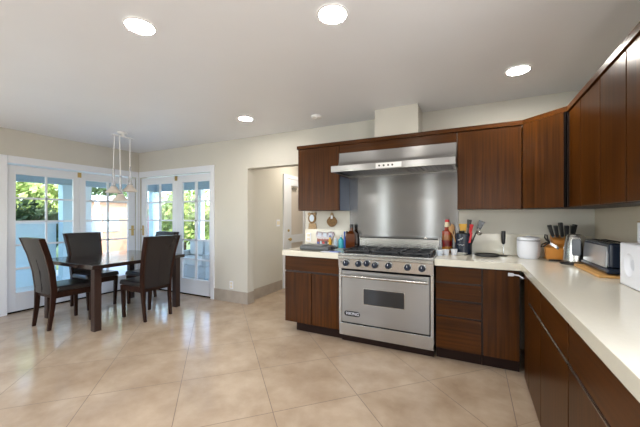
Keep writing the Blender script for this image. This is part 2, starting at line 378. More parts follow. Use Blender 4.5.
# ------------------------------------------------------------------ ceiling fixtures
def can_light(x, y, label):
    t = thing('recessed_ceiling_light', label, 'ceiling light', (x, y, H), 0, 'recessed ceiling lights')
    MB().lathe([(.079, -.001), (.090, -.001), (.090, -.005), (.081, -.009), (.077, -.006)], (0, 0, 0), 36, close=False).build('trim_ring', M['whitemetal'], t)
    MB().lathe([(0, -.002), (.078, -.002), (.078, -.0055), (0, -.0055)], (0, 0, 0), 36).build('diffuser', M['can'], t)
can_light(-1.81, 1.186, 'round lit recessed light at upper left, on the camera side of the pendant lamp')
can_light(-.717, 1.605, 'round lit recessed light at the top centre of the photo, largest of them in view')
can_light(.322, 2.871, 'round lit recessed light on the right, in front of the corner wall cabinet')
can_light(-2.404, 2.862, 'smallest round lit recessed light, in ceiling ahead of the hall opening')
t = thing('smoke_detector', 'small white round unlit smoke detector on ceiling left of the duct chase', 'smoke detector', (-1.611, 3.154, H))
MB().lathe([(.06, 0), (.062, -.016), (.054, -.028), (0, -.030)]).build('body', M['whitemetal'], t)
MB().lathe([(.022, -.0305), (.02, -.036), (0, -.037)]).build('sensor_cap', M['whitemetal'], t)

t = thing('pendant_lamp', 'three-drop pendant lamp with glass horn shades hanging over the dining table', 'pendant lamp', (-4.34, 2.56, H))
MB().lathe([(.062, 0), (.062, -.02), (.03, -.026), (.022, -.05), (0, -.05)], (0, .03, 0)).build('canopy', M['whitemetal'], t)
MB().box(-.02, .02, -.10, .19, -.062, -.048, .003).build('bar', M['whitemetal'], t)
for y, dx, zb, zt in ((-.068, -.03, 1.615, 1.95), (-.012, .03, 1.51, 1.85), (.138, 0, 1.645, 2.0)):
    c = MB().rod((dx * .4, y, -.06), (dx, y, zt - H), .0055, seg=8).build('cord', M['whitemetal'], t)
    z0 = zb - H; hh = zt - zb
    s_ = MB().lathe([(.012, hh), (.014, hh * .75), (.018, hh * .5), (.028, hh * .32), (.034, hh * .26), (.031, hh * .26), (.025, hh * .32), (.015, hh * .5), (.011, hh * .75), (.009, hh)], (dx, y, z0), 24).build('glass_stem', M['stem'], t)
    g_ = MB().lathe([(.034, hh * .26), (.05, hh * .17), (.094, hh * .03), (.097, 0), (.093, 0), (.089, hh * .03), (.046, hh * .16), (.03, hh * .25)], (dx, y, z0), 28).build('lamp_shade', M['frost'], t)
    MB().lathe([(.012, hh * .34), (.016, hh * .26), (.014, hh * .12), (0, hh * .1)], (dx, y, z0), 14).build('bulb', M['whitemetal'], g_)

# ------------------------------------------------------------------ dining set
def make_chair(label):
    t = thing('dining_chair', label, 'chair', (0, 0, 0), 0, 'dining chairs')
    def bend(z):   # y of the back line and half width by height
        pts = [(0, -.235, .19), (.25, -.205, .195), (.45, -.195, .205), (.65, -.215, .214), (.85, -.26, .225), (1.055, -.325, .240)]
        for (za, ya, wa), (zb, yb, wb) in zip(pts, pts[1:]):
            if z <= zb:
                k = (z - za) / (zb - za); return ya + (yb - ya) * k, wa + (wb - wa) * k
        return pts[-1][1:]
    for sx in (-1, 1):
        MB().hexa([(sx * .172 - .016, .178, 0), (sx * .172 + .016, .178, 0), (sx * .172 + .016, .21, 0), (sx * .172 - .016, .21, 0),
                   (sx * .188 - .022, .172, .42), (sx * .188 + .022, .172, .42), (sx * .188 + .022, .216, .42), (sx * .188 - .022, .216, .42)], .003).build('leg', M['espresso'], t)
        rings = []
        for z in (0, .12, .25, .36, .45, .55, .65, .75, .85, .95, 1.05):
            y, wd = bend(z); d = .017 + .012 * min(1, z / .45) ; x0, x1 = sorted((sx * wd, sx * (wd - .028)))
            rings.append([(x0, y - d, z), (x1, y - d, z), (x1, y + d, z), (x0, y + d, z)])
        MB().loft(rings, .003).build('back_post', M['espresso'], t)
    rails = MB().box(-.185, .185, .182, .21, .355, .425, .003)
    for sx in (-1, 1): rails.box(sx * .19 - .012, sx * .19 + .012, -.18, .19, .355, .425, .003)
    rails.box(-.18, .18, -.2, -.18, .355, .425, .003).build('seat_rail', M['espresso'], t)
    MB().hexa([(-.208, -.175, .426), (.208, -.175, .426), (.222, .232, .426), (-.222, .232, .426), (-.20, -.17, .485), (.20, -.17, .485), (.214, .222, .488), (-.214, .222, .488)], .02, 3).build('seat', M['leather2'], t)
    rings = []
    for z in (.40, .46, .55, .65, .75, .85, .95, 1.052):
        y, wd = bend(z); wd -= .03
        rings.append([(-wd, y - .026, z), (-wd * .5, y - .032, z), (0, y - .034, z), (wd * .5, y - .032, z), (wd, y - .026, z), (wd, y + .03, z), (0, y + .036, z), (-wd, y + .03, z)])
    bk = MB().loft(rings, .004).build('backrest', M['leather'], t)
    sm = []
    for z in (.42, .55, .68, .80):
        y, wd = bend(z); sm.append((0, y - .034, z))
    MB().tube(sm, .0035, 6).build('seam', M['leather'], bk)
    return t
ch = [make_chair('dark leather dining chair at left end of table, seen from behind, nearest the french door')]
for lab in ('dark leather dining chair on camera side of table, its back towards the kitchen cabinets',
            'dark leather dining chair on far side of table, its front facing the room',
            'dark leather dining chair at right end of table, mostly hidden behind the front chair'):
    c = copy_tree(ch[0]); c['label'] = lab; ch.append(c)
for c, (x, y, rz) in zip(ch, ((-4.47, 1.985, 0), (-3.825, 2.595, 90), (-4.935, 2.55, -90), (-4.40, 3.02, 180))):
    c.location = (x, y, 0); c.rotation_euler = (0, 0, R(rz))
t = thing('dining_table', 'dark square dining table with thick glossy top and four block legs', 'table', (-4.345, 2.515, 0))
MB().box(-.605, .605, -.605, .605, .706, .75, .004).build('tabletop', M['tabletop'], t)
for sx in (-1, 1):
    for sy in (-1, 1): MB().box(sx * .525 - .038, sx * .525 + .038, sy * .525 - .038, sy * .525 + .038, 0, .7055, .004).build('leg', M['tableleg'], t)

# ------------------------------------------------------------------ base cabinets, back wall
YD = 2.959; ZC0, ZC1 = .855, .914
def front(mb, x0, x1, z0, z1): return mb.box(x0, x1, YD, YD + .02, z0, z1, .0025)
def base(label, x0, x1, doors=(), drawers=(), kick=None):
    o = ((x0 + x1) / 2, 3.26, 0); t = thing('base_cabinet', label, 'cabinet', o)
    MB(o).box(x0, x1, YD + .022, YW - .002, .108, ZC0 - .001).build('body', M['walnut_end'], t)
    k0, k1 = kick or (x0, x1)
    MB(o).box(k0, k1, 3.03, 3.05, 0, .107).build('toe_kick', M['kick'], t)
    for a, c, z0, z1 in doors: front(MB(o), a, c, z0, z1).build('door', M['walnut'], t)
    for a, c, z0, z1 in drawers: front(MB(o), a, c, z0, z1).build('drawer_front', M['walnut_h'], t)
    return t
base('walnut base cabinet with one drawer over two doors, left of the range', -1.914, -1.245, [(-1.912, -1.575, .112, .672), (-1.567, -1.248, .112, .672)], [(-1.912, -1.248, .69, .850)], (-1.80, -1.245))
base('walnut base cabinet with a stack of four drawers, right of the range', -.300, .072, [], [(-.297, .068, .712, .846), (-.297, .068, .556, .698), (-.297, .068, .410, .542), (-.297, .068, .112, .396)])
base('walnut base cabinet with one tall door, between drawer stack and right run', .074, .350, [(.079, .343, .112, .848)])
lk = thing('child_lock', 'white plastic child lock clipped across the tall base cabinet door', 'cabinet lock', (.30, 2.955, .83))
MB((.30, 2.955, .83)).box(.262, .302, 2.944, 2.9585, .806, .832, .003).build('latch', M['white'], lk)
MB((.30, 2.955, .83)).tube([(.302, 2.95, .819), (.335, 2.945, .817), (.353, 2.933, .806), (.364, 2.918, .80)], .006).build('strap', M['white'], lk)

# right run, fronts facing the room at x = .372
XD = .372
def base_r(label, y1, y0, drawer=True, filler=False):
    o = (.66, (y0 + y1) / 2, 0); t = thing('base_cabinet', label, 'cabinet', o)
    MB(o).box(XD + .022, XR - .002, y0, y1, .012, ZC0 - .001).build('body', M['walnut_end'], t)
    def fr(z0, z1): return MB(o).box(XD, XD + .02, y0 + .004, y1 - .004, z0, z1, .0025)
    if filler: fr(.012, .848).build('filler_panel', M['walnut'], t)
    else:
        fr(.012, .648).build('door', M['walnut'], t)
        d = fr(.664, .848).build('drawer_front', M['walnut_y'], t)
        MB(o).prism([(XD - .002, .6485), (XD - .002, .654), (XD + .012, .660), (XD + .012, .6485)], 'y', y0 + .003, y1 - .003).build('finger_pull', M['steel2'], d)
    return t
base_r('narrow walnut filler base unit in the inner corner of the counters', 2.93, 2.715, filler=True)
base_r('walnut base unit of right run, first with a drawer after the corner', 2.713, 2.275)
base_r('walnut base unit of right run, second with a drawer after the corner', 2.273, 1.675)
base_r('walnut base unit of right run, nearest the camera in the photo corner', 1.673, .95)

# worktops
solo('countertop', MB((-1.58, 3.25, ZC0)).box(-1.932, -1.24, 2.929, YW - .002, ZC0, ZC1, .004), M['stone'], 'short cream stone worktop on the cabinet left of the range', 'countertop')
L = [(-.308, 2.929), (.352, 2.929), (.352, .3), (XR - .002, .3), (XR - .002, YW - .002), (-.308, YW - .002)]
solo('countertop', MB((.5, 2.5, ZC0)).prism(L, 'z', ZC0, ZC1, .004), M['stone'], 'long cream stone worktop turning the corner along the right wall', 'countertop')
solo('backsplash_upstand', MB((-1.65, 3.56, ZC1)).box(-1.985, -1.362, YW - .02, YW - .002, ZC1 + .001, 1.13, .002), M['stone'], 'low cream stone upstand on wall behind the left worktop', 'backsplash')
solo('backsplash_upstand', MB((.4, 3.56, ZC1)).box(-.128, XR - .022, YW - .02, YW - .002, ZC1 + .001, 1.12, .002), M['stone'], 'low cream stone upstand behind the utensil crock and rice cooker', 'backsplash')
o = (-.75, 3.56, .92); t = thing('steel_sheet', 'tall brushed stainless steel wall sheet behind the range', 'wall panel', o)
MB(o).box(-1.3595, -.135, YW - .012, YW - .001, .92, 2.0).build('panel', M['sheet'], t)
MB(o).box(-1.3595, -.135, YW - .0135, YW - .0122, 1.985, 1.999).build('top_edge', M['steel2'], t)

# ------------------------------------------------------------------ range
RX0, RX1 = -1.236, -.313; RC = (RX0 + RX1) / 2
o = (RC, 3.25, 0); t = thing('range', 'wide stainless steel gas range with black knobs and black grates', 'stove', o)
MB(o).box(RX0, RX1, 2.955, 3.555, .075, .900).build('body', M['steel2'], t)
MB(o).prism([(2.925, .765), (2.952, .765), (2.952, .905), (2.915, .905), (2.905, .895), (2.905, .872), (2.915, .866)], 'x', RX0, RX1).build('control_panel', M['steel2'], t)
MB(o).box(RX0, RX1, 2.953, 3.46, .901, .915, .002).build('cooktop', M['steel2'], t)
MB(o).box(RX0 + .03, RX1 - .03, 2.985, 3.425, .9155, .918).build('burner_tray', M['iron'], t)
for i in range(3):
    gx0 = RX0 + .03 + i * .2877; gx1 = gx0 + .283; g = MB(o)
    for y in (2.985, 3.195, 3.41): g.box(gx0, gx1, y, y + .014, .936, .952, .002)
    for x in (gx0, gx0 + .134, gx1 - .014): g.box(x, x + .014, 2.985, 3.424, .936, .952, .002)
    for cy in (3.09, 3.305):
        for k in range(8):
            a = k * math.pi / 4 + .39; cx = (gx0 + gx1) / 2
            g.tube([(cx + .04 * math.cos(a), cy + .04 * math.sin(a), .948), (cx + .105 * math.cos(a), cy + .085 * math.sin(a), .944)], .006, 6)
    for x in (gx0 + .004, gx1 - .016):
        for y in (2.99, 3.41): g.box(x, x + .012, y, y + .012, .918, .938)
    g.build('grate', M['iron'], t)
    for cy in (3.09, 3.305):
        MB(o).lathe([(.05, .9182), (.05, .926), (.036, .928), (.036, .936), (0, .937)], ((gx0 + gx1) / 2, cy, 0), 20).build('burner', M['black'], t)
MB(o).box(-1.19, -.318, 3.455, 3.545, .901, 1.062, .003).build('backguard', M['steel2'], t)
MB(o).box(-1.185, -.323, 3.449, 3.454, 1.046, 1.061).build('vent_slot', M['black'], t)  # black strip along the top front of the backguard
for x, z in ((-1.152, .823), (-1.018, .823), (-.932, .833), (-.849, .821), (-.717, .825), (-.539, .823), (-.411, .821)):
    k_ = MB(o).disc_y(x, 2.921, 2.910, z, .037).build('knob_bezel', M['steel2'], t)
    kb = MB(o).lathe([(.031, 0), (.029, .022), (.023, .030), (0, .031)], (x, 2.910, z), 22, Matrix.Rotation(R(90), 4, 'X')).box(x - .0055, x + .0055, 2.872, 2.9, z - .024, z + .024, .002).build('knob', M['navy'], t)
    MB(o).box(x - .0015, x + .0015, 2.8708, 2.8718, z + .004, z + .022).build('pointer', M['white'], kb)
MB(o).disc_y(-1.205, 2.923, 2.915, .83, .007, 10).build('indicator_light', M['black'], t)
MB(o).box(-1.206, -.342, 2.9505, 2.9545, .207, .761).build('door_gasket', M['gap'], t)  # black plate standing in for the shade in the gap round the oven door
dr = MB(o).box(-1.199, -.349, 2.925, 2.950, .222, .744, .003).build('oven_door', M['steel'], t)
MB(o).box(-.972, -.568, 2.9225, 2.9247, .420, .580, .001).build('window_frame', M['steel2'], dr)
MB(o).prism([(x_, z_) for cx, cz, a0 in ((-.583, .565, 0), (-.957, .565, 90), (-.957, .435, 180), (-.583, .435, 270)) for x_, z_ in [(cx + .01 * math.cos(R(a0 + q)), cz + .01 * math.sin(R(a0 + q))) for q in (0, 30, 60, 90)]], 'y', 2.9205, 2.9223).build('window', M['ovenglass'], dr)
MB(o).rod((-1.19, 2.882, .697), (-.358, 2.882, .697), .0145, seg=16).box(-1.185, -1.16, 2.882, 2.925, .684, .71, .003).box(-.388, -.363, 2.882, 2.925, .684, .71, .003).build('handle', M['steel2'], dr)
bd = MB(o).prism([(x_, z_) for cx, cz, a0 in ((-1.030, .312, -90), (-1.148, .312, 90)) for x_, z_ in [(cx + .026 * math.cos(R(a0 + q)), cz + .026 * math.sin(R(a0 + q))) for q in range(0, 181, 30)]], 'y', 2.9215, 2.9247).build('badge', M['black'], dr)
tcu = bpy.data.curves.new('badge_text', 'FONT'); tcu.body = 'VIKING'; tcu.size = .044; tcu.align_x = 'CENTER'; tcu.align_y = 'CENTER'; tcu.extrude = .0004; tcu.shear = .25
tob = bpy.data.objects.new('badge_text', tcu); COL.objects.link(tob)
tme = bpy.data.meshes.new_from_object(tob); bpy.data.objects.remove(tob)
tme.transform(Matrix.Translation(Vector((-1.089, 2.9211, .312)) - Vector(o)) @ Matrix.Rotation(R(90), 4, 'X')); tme.materials.append(M['white'])
lt = bpy.data.objects.new('badge_lettering', tme); COL.objects.link(lt); lt.parent = bd
MB(o).box(-1.234, -.315, 2.935, 2.954, .085, .205, .003).build('kick_panel', M['steel2'], t)
MB(o).box(RX0, -1.208, 2.932, 2.954, .206, .762, .002).build('side_frame', M['steel2'], t)
MB(o).box(-.340, RX1, 2.932, 2.954, .206, .762, .002).build('side_frame', M['steel2'], t)
for x in (-1.19, -.36): MB(o).rod((x, 3.10, 0), (x, 3.10, .0745), .018, seg=12).build('foot', M['black'], t)
MB(o).box(-1.23, -.32, 3.0, 3.02, .002, .074).build('toe_kick', M['kick'], t)

# ------------------------------------------------------------------ wall cabinets
YU = 3.235; ZU0, ZU1 = 1.363, 2.106
def upper(label, x0, x1):
    o = ((x0 + x1) / 2, 3.4, ZU0); t = thing('wall_cabinet', label, 'cabinet', o)
    MB(o).box(x0, x1, YU + .022, YW - .002, ZU0, ZU1).build('body', M['walnut'], t)
    MB(o).box(x0 + .002, x1 - .002, YU, YU + .02, ZU0 + .004, ZU1 - .002, .0025).build('door', M['walnut'], t)
    return t
t = upper('walnut wall cabinet left of the hood, over the hanging potholders', -1.905, -1.364)
MB((-1.634, 3.4, ZU0)).box(-1.3638, -1.360, YU + .024, YW - .014, ZU0 + .002, 1.76).build('steel_side_liner', mat('blue_film_steel', srgb(24, 54, 88), .3, .3), t)  # cabinet side liner in one even dark blue
upper('walnut wall cabinet right of the hood, over the utensil crock', -.132, .392)
solo('hood_valance', MB((-.75, 3.24, 2.06)).box(-1.361, -.135, YU + .003, YU + .02, 2.012, ZU1, .002), M['walnut_h'], 'walnut filler board above the range hood', 'valance')
# diagonal corner
o = (.66, 3.25, ZU0); t = thing('wall_cabinet', 'walnut wall cabinet set diagonally across the corner', 'cabinet', o)
MB(o).prism([(.402, YU + .015), (.676, 2.975), (XR - .002, 2.975), (XR - .002, YW - .002), (.402, YW - .002)], 'z', ZU0, ZU1).build('body', M['walnut_end'], t)
dv = Vector((.665 - .398, 2.968 - YU, 0)); ln = dv.length; ux = dv.normalized(); nrm = Vector((ux.y, -ux.x, 0))
def dpt(s_, d): q = Vector((.398, YU, 0)) + ux * s_ - nrm * d; return (q.x, q.y)
pa = [dpt(.012, .0), dpt(ln - .03, .0), dpt(ln - .03, -.02), dpt(.012, -.02)]
if (Vector((*dpt(.1, .1), 0)) - Vector((XR, YW, 0))).length > (Vector((*dpt(.1, -.1), 0)) - Vector((XR, YW, 0))).length: pass
MB(o).prism([dpt(.012, 0), dpt(ln - .028, 0), dpt(ln - .028, -.018), dpt(.012, -.018)], 'z', ZU0 + .004, ZU1 - .002, .002).build('door', M['walnut'], t)
MB(o).prism([dpt(ln - .022, -.022), dpt(ln - .006, -.022), dpt(ln - .006, -.012), dpt(ln - .022, -.012)], 'z', ZU0 + .004, ZU1 - .002).build('shadow_gap', M['gap'], t)
# right run
XU = .665
def upper_r(label, y1, y0, splits=()):
    o = (.82, (y0 + y1) / 2, ZU0); t = thing('wall_cabinet', label, 'cabinet', o)
    MB(o).box(XU + .022, XR - .002, y0, y1, ZU0, ZU1).build('body', M['walnut_end'], t)
    ys = [y1] + list(splits) + [y0]
    for a, c in zip(ys, ys[1:]): MB(o).box(XU, XU + .02, c + .0035, a - .0035, ZU0 + .004, ZU1 - .002, .003).build('door', M['walnut'], t)
upper_r('narrow single-door walnut wall cabinet on the right wall, next to the corner', 2.963, 2.686)
upper_r('two-door walnut wall cabinet in the middle of the right wall run', 2.684, 1.989, (2.328,))
upper_r('two-door walnut wall cabinet at the right edge of the photo', 1.987, 1.27, (1.65,))
# cornice strip along all wall cabinets
def off(d):
    k = (XU - .398) ; s2 = d * math.tan(R(22.5))
    return [(-1.905 - d, YU - d), (.398 - s2, YU - d), (XU - d, 2.968 - s2), (XU - d, 1.27)]
outer = off(.012); inner = [(XU + .03, 1.27), (XU + .03, 2.968 + .01), (.398 + .01, YU + .03), (-1.905 - .012, YU + .03)]
solo('cabinet_cornice', MB((0, 3.2, ZU1)).prism(outer + inner, 'z', ZU1 + .001, 2.147, .002), M['walnut_h'], 'thin walnut cornice strip capping all the wall cabinets', 'cornice')
MBt = None

# ------------------------------------------------------------------ range hood
HX0, HX1 = -1.358, -.137; o = ((HX0 + HX1) / 2, 3.3, 1.765); t = thing('range_hood', 'wide stainless steel range hood with sloping front between the wall cabinets', 'range hood', o)
MB(o).prism([(3.233, 2.010), (3.555, 2.010), (3.555, 1.80), (3.01, 1.834), (3.13, 1.838), (3.17, 1.848), (3.20, 1.872), (3.218, 1.91), (3.228, 1.96)], 'x', HX0, HX1).build('canopy', M['steel'], t)
MB(o).prism([(3.0, 1.768), (3.0, 1.832), (3.009, 1.834), (3.03, 1.834), (3.03, 1.768)], 'x', HX0, HX1).build('rim', M['steel'], t)
MB(o).box(HX0, HX0 + .01, 3.03, 3.555, 1.768, 1.80).box(HX1 - .01, HX1, 3.03, 3.555, 1.768, 1.80).box(HX0 + .01, HX1 - .01, 3.545, 3.555, 1.768, 1.80).build('skirt', M['steel2'], t)
fl = MB(o)
for k in range(24):
    x = HX0 + .04 + k * .0475; fl.box(x, x + .043, 3.08, 3.53, 1.784, 1.795, .004)
fl.build('baffle_filter', mat('filter_steel', (.22, .22, .23, 1), .35, 1.0), t)
MB(o).rod((HX0 + .011, 3.06, 1.782), (HX1 - .011, 3.06, 1.782), .006).build('drip_rail', M['steel2'], t)
cp = MB(o).box(-.868, -.612, 2.9965, 2.9995, 1.775, 1.826, .001).build('control_strip', M['whitemetal'], t)
for x in (-.83, -.785, -.74, -.70): MB(o).disc_y(x, 2.9962, 2.988, 1.80, .009, 12).build('button', M['black'], cp)

# ------------------------------------------------------------------ worktop items, left of range
ZT = ZC1 + .001
o = (-1.57, 3.12, ZT); t = thing('griddle', 'flat dark grey electric griddle lying on the left worktop', 'griddle', o, 0)
MB(o).box(-1.76, -1.40, 3.02, 3.24, ZT + .004, ZT + .05, .012, 3).build('base', mat('griddle_grey', srgb(78, 80, 82), .35), t)
MB(o).box(-1.745, -1.48, 3.032, 3.228, ZT + .0505, ZT + .06, .004).build('lid', mat('griddle_lid', srgb(104, 106, 108), .35), t)
MB(o).box(-1.398, -1.34, 3.08, 3.15, ZT + .02, ZT + .045, .008).build('handle', M['black'], t)
for x in (-1.74, -1.42): MB(o).rod((x, 3.05, ZT), (x, 3.05, ZT + .006), .01).build('foot', M['black'], t)
o = (-1.33, 2.99, ZT)
solo('paper', MB((-1.34, 2.99, ZT)).hexa([(-1.46, 2.95, ZT), (-1.27, 2.94, ZT), (-1.26, 3.06, ZT), (-1.45, 3.07, ZT), (-1.46, 2.95, ZT + .004), (-1.27, 2.94, ZT + .004), (-1.26, 3.06, ZT + .004), (-1.45, 3.07, ZT + .004)]), M['paper'], 'white papers lying at the front of the left worktop', 'paper')
solo('paper', MB((-1.30, 3.0, ZT + .005)).hexa([(-1.37, 2.97, ZT + .0045), (-1.255, 2.975, ZT + .0045), (-1.26, 3.05, ZT + .0045), (-1.38, 3.04, ZT + .0045), (-1.37, 2.97, ZT + .007), (-1.255, 2.975, ZT + .007), (-1.26, 3.05, ZT + .007), (-1.38, 3.04, ZT + .007)]), M['paperblue'], 'blue printed leaflet on top of the white papers', 'paper')
def bottle(name, label, cat, x, y, r, h, neck, m, capm, base_z=None, capname='cap', sq=False):
    z = ZT if base_z is None else base_z; t = thing(name, label, cat, (x, y, z))
    if sq:
        MB().box(-r, r, -r, r, 0, h * .62, .006).hexa([(-r * .9, -r * .9, h * .621), (r * .9, -r * .9, h * .621), (r * .9, r * .9, h * .621), (-r * .9, r * .9, h * .621), (-neck, -neck, h * .74), (neck, -neck, h * .74), (neck, neck, h * .74), (-neck, neck, h * .74)]).rod((0, 0, h * .735), (0, 0, h * .85), neck).build('bottle_body', m, t)
    else: MB().lathe([(0, 0), (r * .94, 0), (r, .006), (r, h * .6), (r * .85, h * .68), (neck, h * .76), (neck, h * .86), (0, h * .86)], seg=20).build('bottle_body', m, t)
    MB().lathe([(neck * 1.15, h * .855), (neck * 1.15, h * .97), (neck * .9, h), (0, h)], seg=16).build(capname, capm, t)
    return t
t = bottle('oil_bottle', 'dark brown square oil bottle with black cap beside the range', 'bottle', -1.302, 3.484, .055, .285, .019, M['oil'], M['black'], sq=True)
bottle('oil_bottle', 'slim dark bottle with black cap just left of the brown oil bottle', 'bottle', -1.385, 3.535, .018, .20, .011, M['oil'], M['black'])
t = bottle('soap_bottle', 'teal soap bottle left of the brown oil bottle', 'bottle', -1.43, 3.45, .033, .155, .012, M['teal'], M['white'])
bottle('soap_bottle', 'small clear bottle with white cap left of the teal bottle', 'bottle', -1.505, 3.46, .026, .12, .012, mat('pale_liquid', srgb(196, 210, 222), .15), M['white'])
bottle('sauce_bottle', 'small yellow bottle with blue cap in front of the printed sign', 'bottle', -1.58, 3.46, .019, .145, .009, M['yellow'], M['blue'])
bottle('spray_bottle', 'tall thin blue bottle between teal bottle and brown oil bottle', 'bottle', -1.378, 3.44, .012, .20, .009, M['blue'], M['blue'])
# printed sign leaning on the wall
o = (-1.70, 3.535, ZT); t = thing('printed_sign', 'small colourful cut-out sign leaning on wall behind the griddle', 'sign', o)
MB(o).prism([(-1.80, ZT + .001), (-1.61, ZT + .001), (-1.585, ZT + .10), (-1.555, ZT + .15), (-1.565, ZT + .185), (-1.60, ZT + .19), (-1.66, ZT + .175), (-1.74, ZT + .18), (-1.80, ZT + .19), (-1.815, ZT + .14), (-1.795, ZT + .09)], 'y', 3.532, 3.545).build('sign_board', M['signprint'], t)
for k in range(3): MB(o).prism([(-1.785 + k * .075, ZT + .125), (-1.735 + k * .075, ZT + .12), (-1.73 + k * .075, ZT + .165), (-1.78 + k * .075, ZT + .172)], 'y', 3.526, 3.5315, .002).build('painted_panel', M[('paper', 'mirror', 'paper')[k]], t)
for k in range(5): MB(o).box(-1.79 + k * .038, -1.766 + k * .038, 3.524, 3.5315, ZT + .002, ZT + .055 + .012 * (k % 2), .003).build('painted_figure', M[('blue', 'mirror', 'red', 'navy', 'mirror')[k]], t)
# potholders on hooks
t = thing('hanging_plaque', 'tan animal-shaped wall plaque with oval pale inset, left of two', 'plaque', (-1.885, 3.56, 1.24))
MB().prism([(x_, z_) for x_, z_ in [(.058 * math.cos(R(q)), .03 + .07 * math.sin(R(q))) for q in range(0, 360, 20)]], 'y', -.004, .010, .002).build('ring', M['browncloth'], t)
MB().prism([(x_, z_) for x_, z_ in [(.034 * math.cos(R(q)), .032 + .047 * math.sin(R(q))) for q in range(0, 360, 20)]], 'y', -.007, -.0045).build('inset', M['mirror'], t)
for sx in (-1, 1): MB().lathe([(0, -.008), (.02, -.006), (.02, .006), (0, .008)], (sx * .042, .002, .088), 14, Matrix.Rotation(R(90), 4, 'X')).build('ear', M['tan'], t)
MB().hexa([(-.055, -.004, -.115), (.07, -.004, -.115), (.07, .009, -.115), (-.055, .009, -.115), (-.045, -.004, -.035), (.055, -.004, -.035), (.055, .009, -.035), (-.045, .009, -.035)], .003).build('lower_cloth', M['tan'], t)
MB().tube([(0, .004, .10), (0, .006, .128)], .003, 6).build('loop', M['tan'], t)
t = thing('potholder', 'round brown quilted potholder hanging on wall, right of two', 'potholder', (-1.60, 3.56, 1.235))
MB().prism([(x_, z_) for x_, z_ in [((.068 + .004 * math.cos(R(q * 4))) * math.cos(R(q)), -.005 + .068 * math.sin(R(q))) for q in range(0, 360, 15)]] , 'y', -.004, .010, .003).build('pad', M['browncloth'], t)
MB().prism([(-.03, .05), (.03, .05), (.014, .105), (-.014, .105)], 'y', -.003, .008, .002).build('tab', M['tan'], t)
MB().prism([(-.014, .03), (.014, .03), (.016, .07), (-.012, .075)], 'y', -.0065, -.0042).build('patch', M['white'], t)
MB().tube([(0, .003, .10), (0, .005, .128)], .003, 6).build('loop', M['tan'], t)

# ------------------------------------------------------------------ worktop items, right of range
t = thing('decorative_bottle', 'tall bottle of layered red and orange pickles with red cap', 'bottle', (-.240, 3.50, ZT))
MB().lathe([(0, 0), (.046, 0), (.05, .008), (.053, .212), (.050, .228), (.030, .238), (.024, .27), (0, .27)], seg=24).build('bottle_body', M['bands'], t)
MB().lathe([(.024, .2705), (.026, .285), (.022, .315), (.018, .32), (0, .32)], seg=18).build('neck_label', M['cream'], t)
MB().lathe([(.021, .3205), (.022, .338), (.018, .347), (0, .348)], seg=18).build('cap', M['red'], t)
t = thing('utensil_crock', 'black cylindrical crock with white scribbles holding kitchen utensils', 'crock', (-.082, 3.45, ZT))
MB().lathe([(0, 0), (.074, 0), (.078, .005), (.079, .205), (.075, .208), (.071, .203), (.071, .012), (0, .012)], seg=32).build('pot', M['navy'], t)
def arcmark(a0, a1, z0, z1, r=.0797, n=7, th=.003):
    m = MB(); pts = [(r * math.cos(R(a0 + (a1 - a0) * k / n)), r * math.sin(R(a0 + (a1 - a0) * k / n)), z0 + (z1 - z0) * k / n + (.006 * math.sin(k * 2.2))) for k in range(n + 1)]
    return m.tube(pts, th, 6)
arcmark(232, 268, .14, .165).build('painted_mark', M['white'], t)
arcmark(228, 276, .10, .095, th=.002).build('painted_mark', M['white'], t)
def utensil(name, label, x, y, lean, h, m, headm=None, shape='spoon', hw=.028):
    t = thing(name, label, 'utensil', (x, y, ZT + .014)); lx, ly = lean
    MB().tube([(0, 0, 0), (lx * .5, ly * .5, h * .5), (lx, ly, h)], [.006, .006, .005], 8).build('handle', m, t)
    d = Vector((lx, ly, h)).normalized(); q = Vector((0, 0, 1)).rotation_difference(d).to_matrix().to_4x4(); hm = headm or m
    c = Vector((lx, ly, h - .01)); b_ = MB()
    if shape == 'spoon': b_.lathe([(0, 0), (hw * .6, .012), (hw, .035), (hw * .9, .06), (0, .078)], (0, 0, 0), 16, Matrix.Diagonal((1, .35, 1, 1)))
    elif shape == 'flat': b_.hexa([(-hw * .6, -.003, 0), (hw * .6, -.003, 0), (hw * .6, .003, 0), (-hw * .6, .003, 0), (-hw, -.003, .085), (hw, -.003, .085), (hw, .003, .085), (-hw, .003, .085)], .002)
    elif shape == 'ladle': b_.lathe([(0, -.03), (hw * .8, -.018), (hw, .006), (hw * .93, .006), (hw * .72, -.014), (0, -.024)], (hw * .8, 0, .02), 18)
    elif shape == 'whisk':
        for k in range(6):
            a = k * math.pi / 6; pts = [(hw * math.sin(s_ * math.pi / 8) * math.cos(a), hw * math.sin(s_ * math.pi / 8) * math.sin(a), .1 * (1 - math.cos(s_ * math.pi / 8)) / 2) for s_ in range(9)]
            b_.tube(pts, .0015, 5)
    t2 = Matrix.Translation(c) @ q
    bmesh.ops.transform(b_.bm, matrix=t2, verts=b_.bm.verts); b_.build('head', hm, t)
    return t
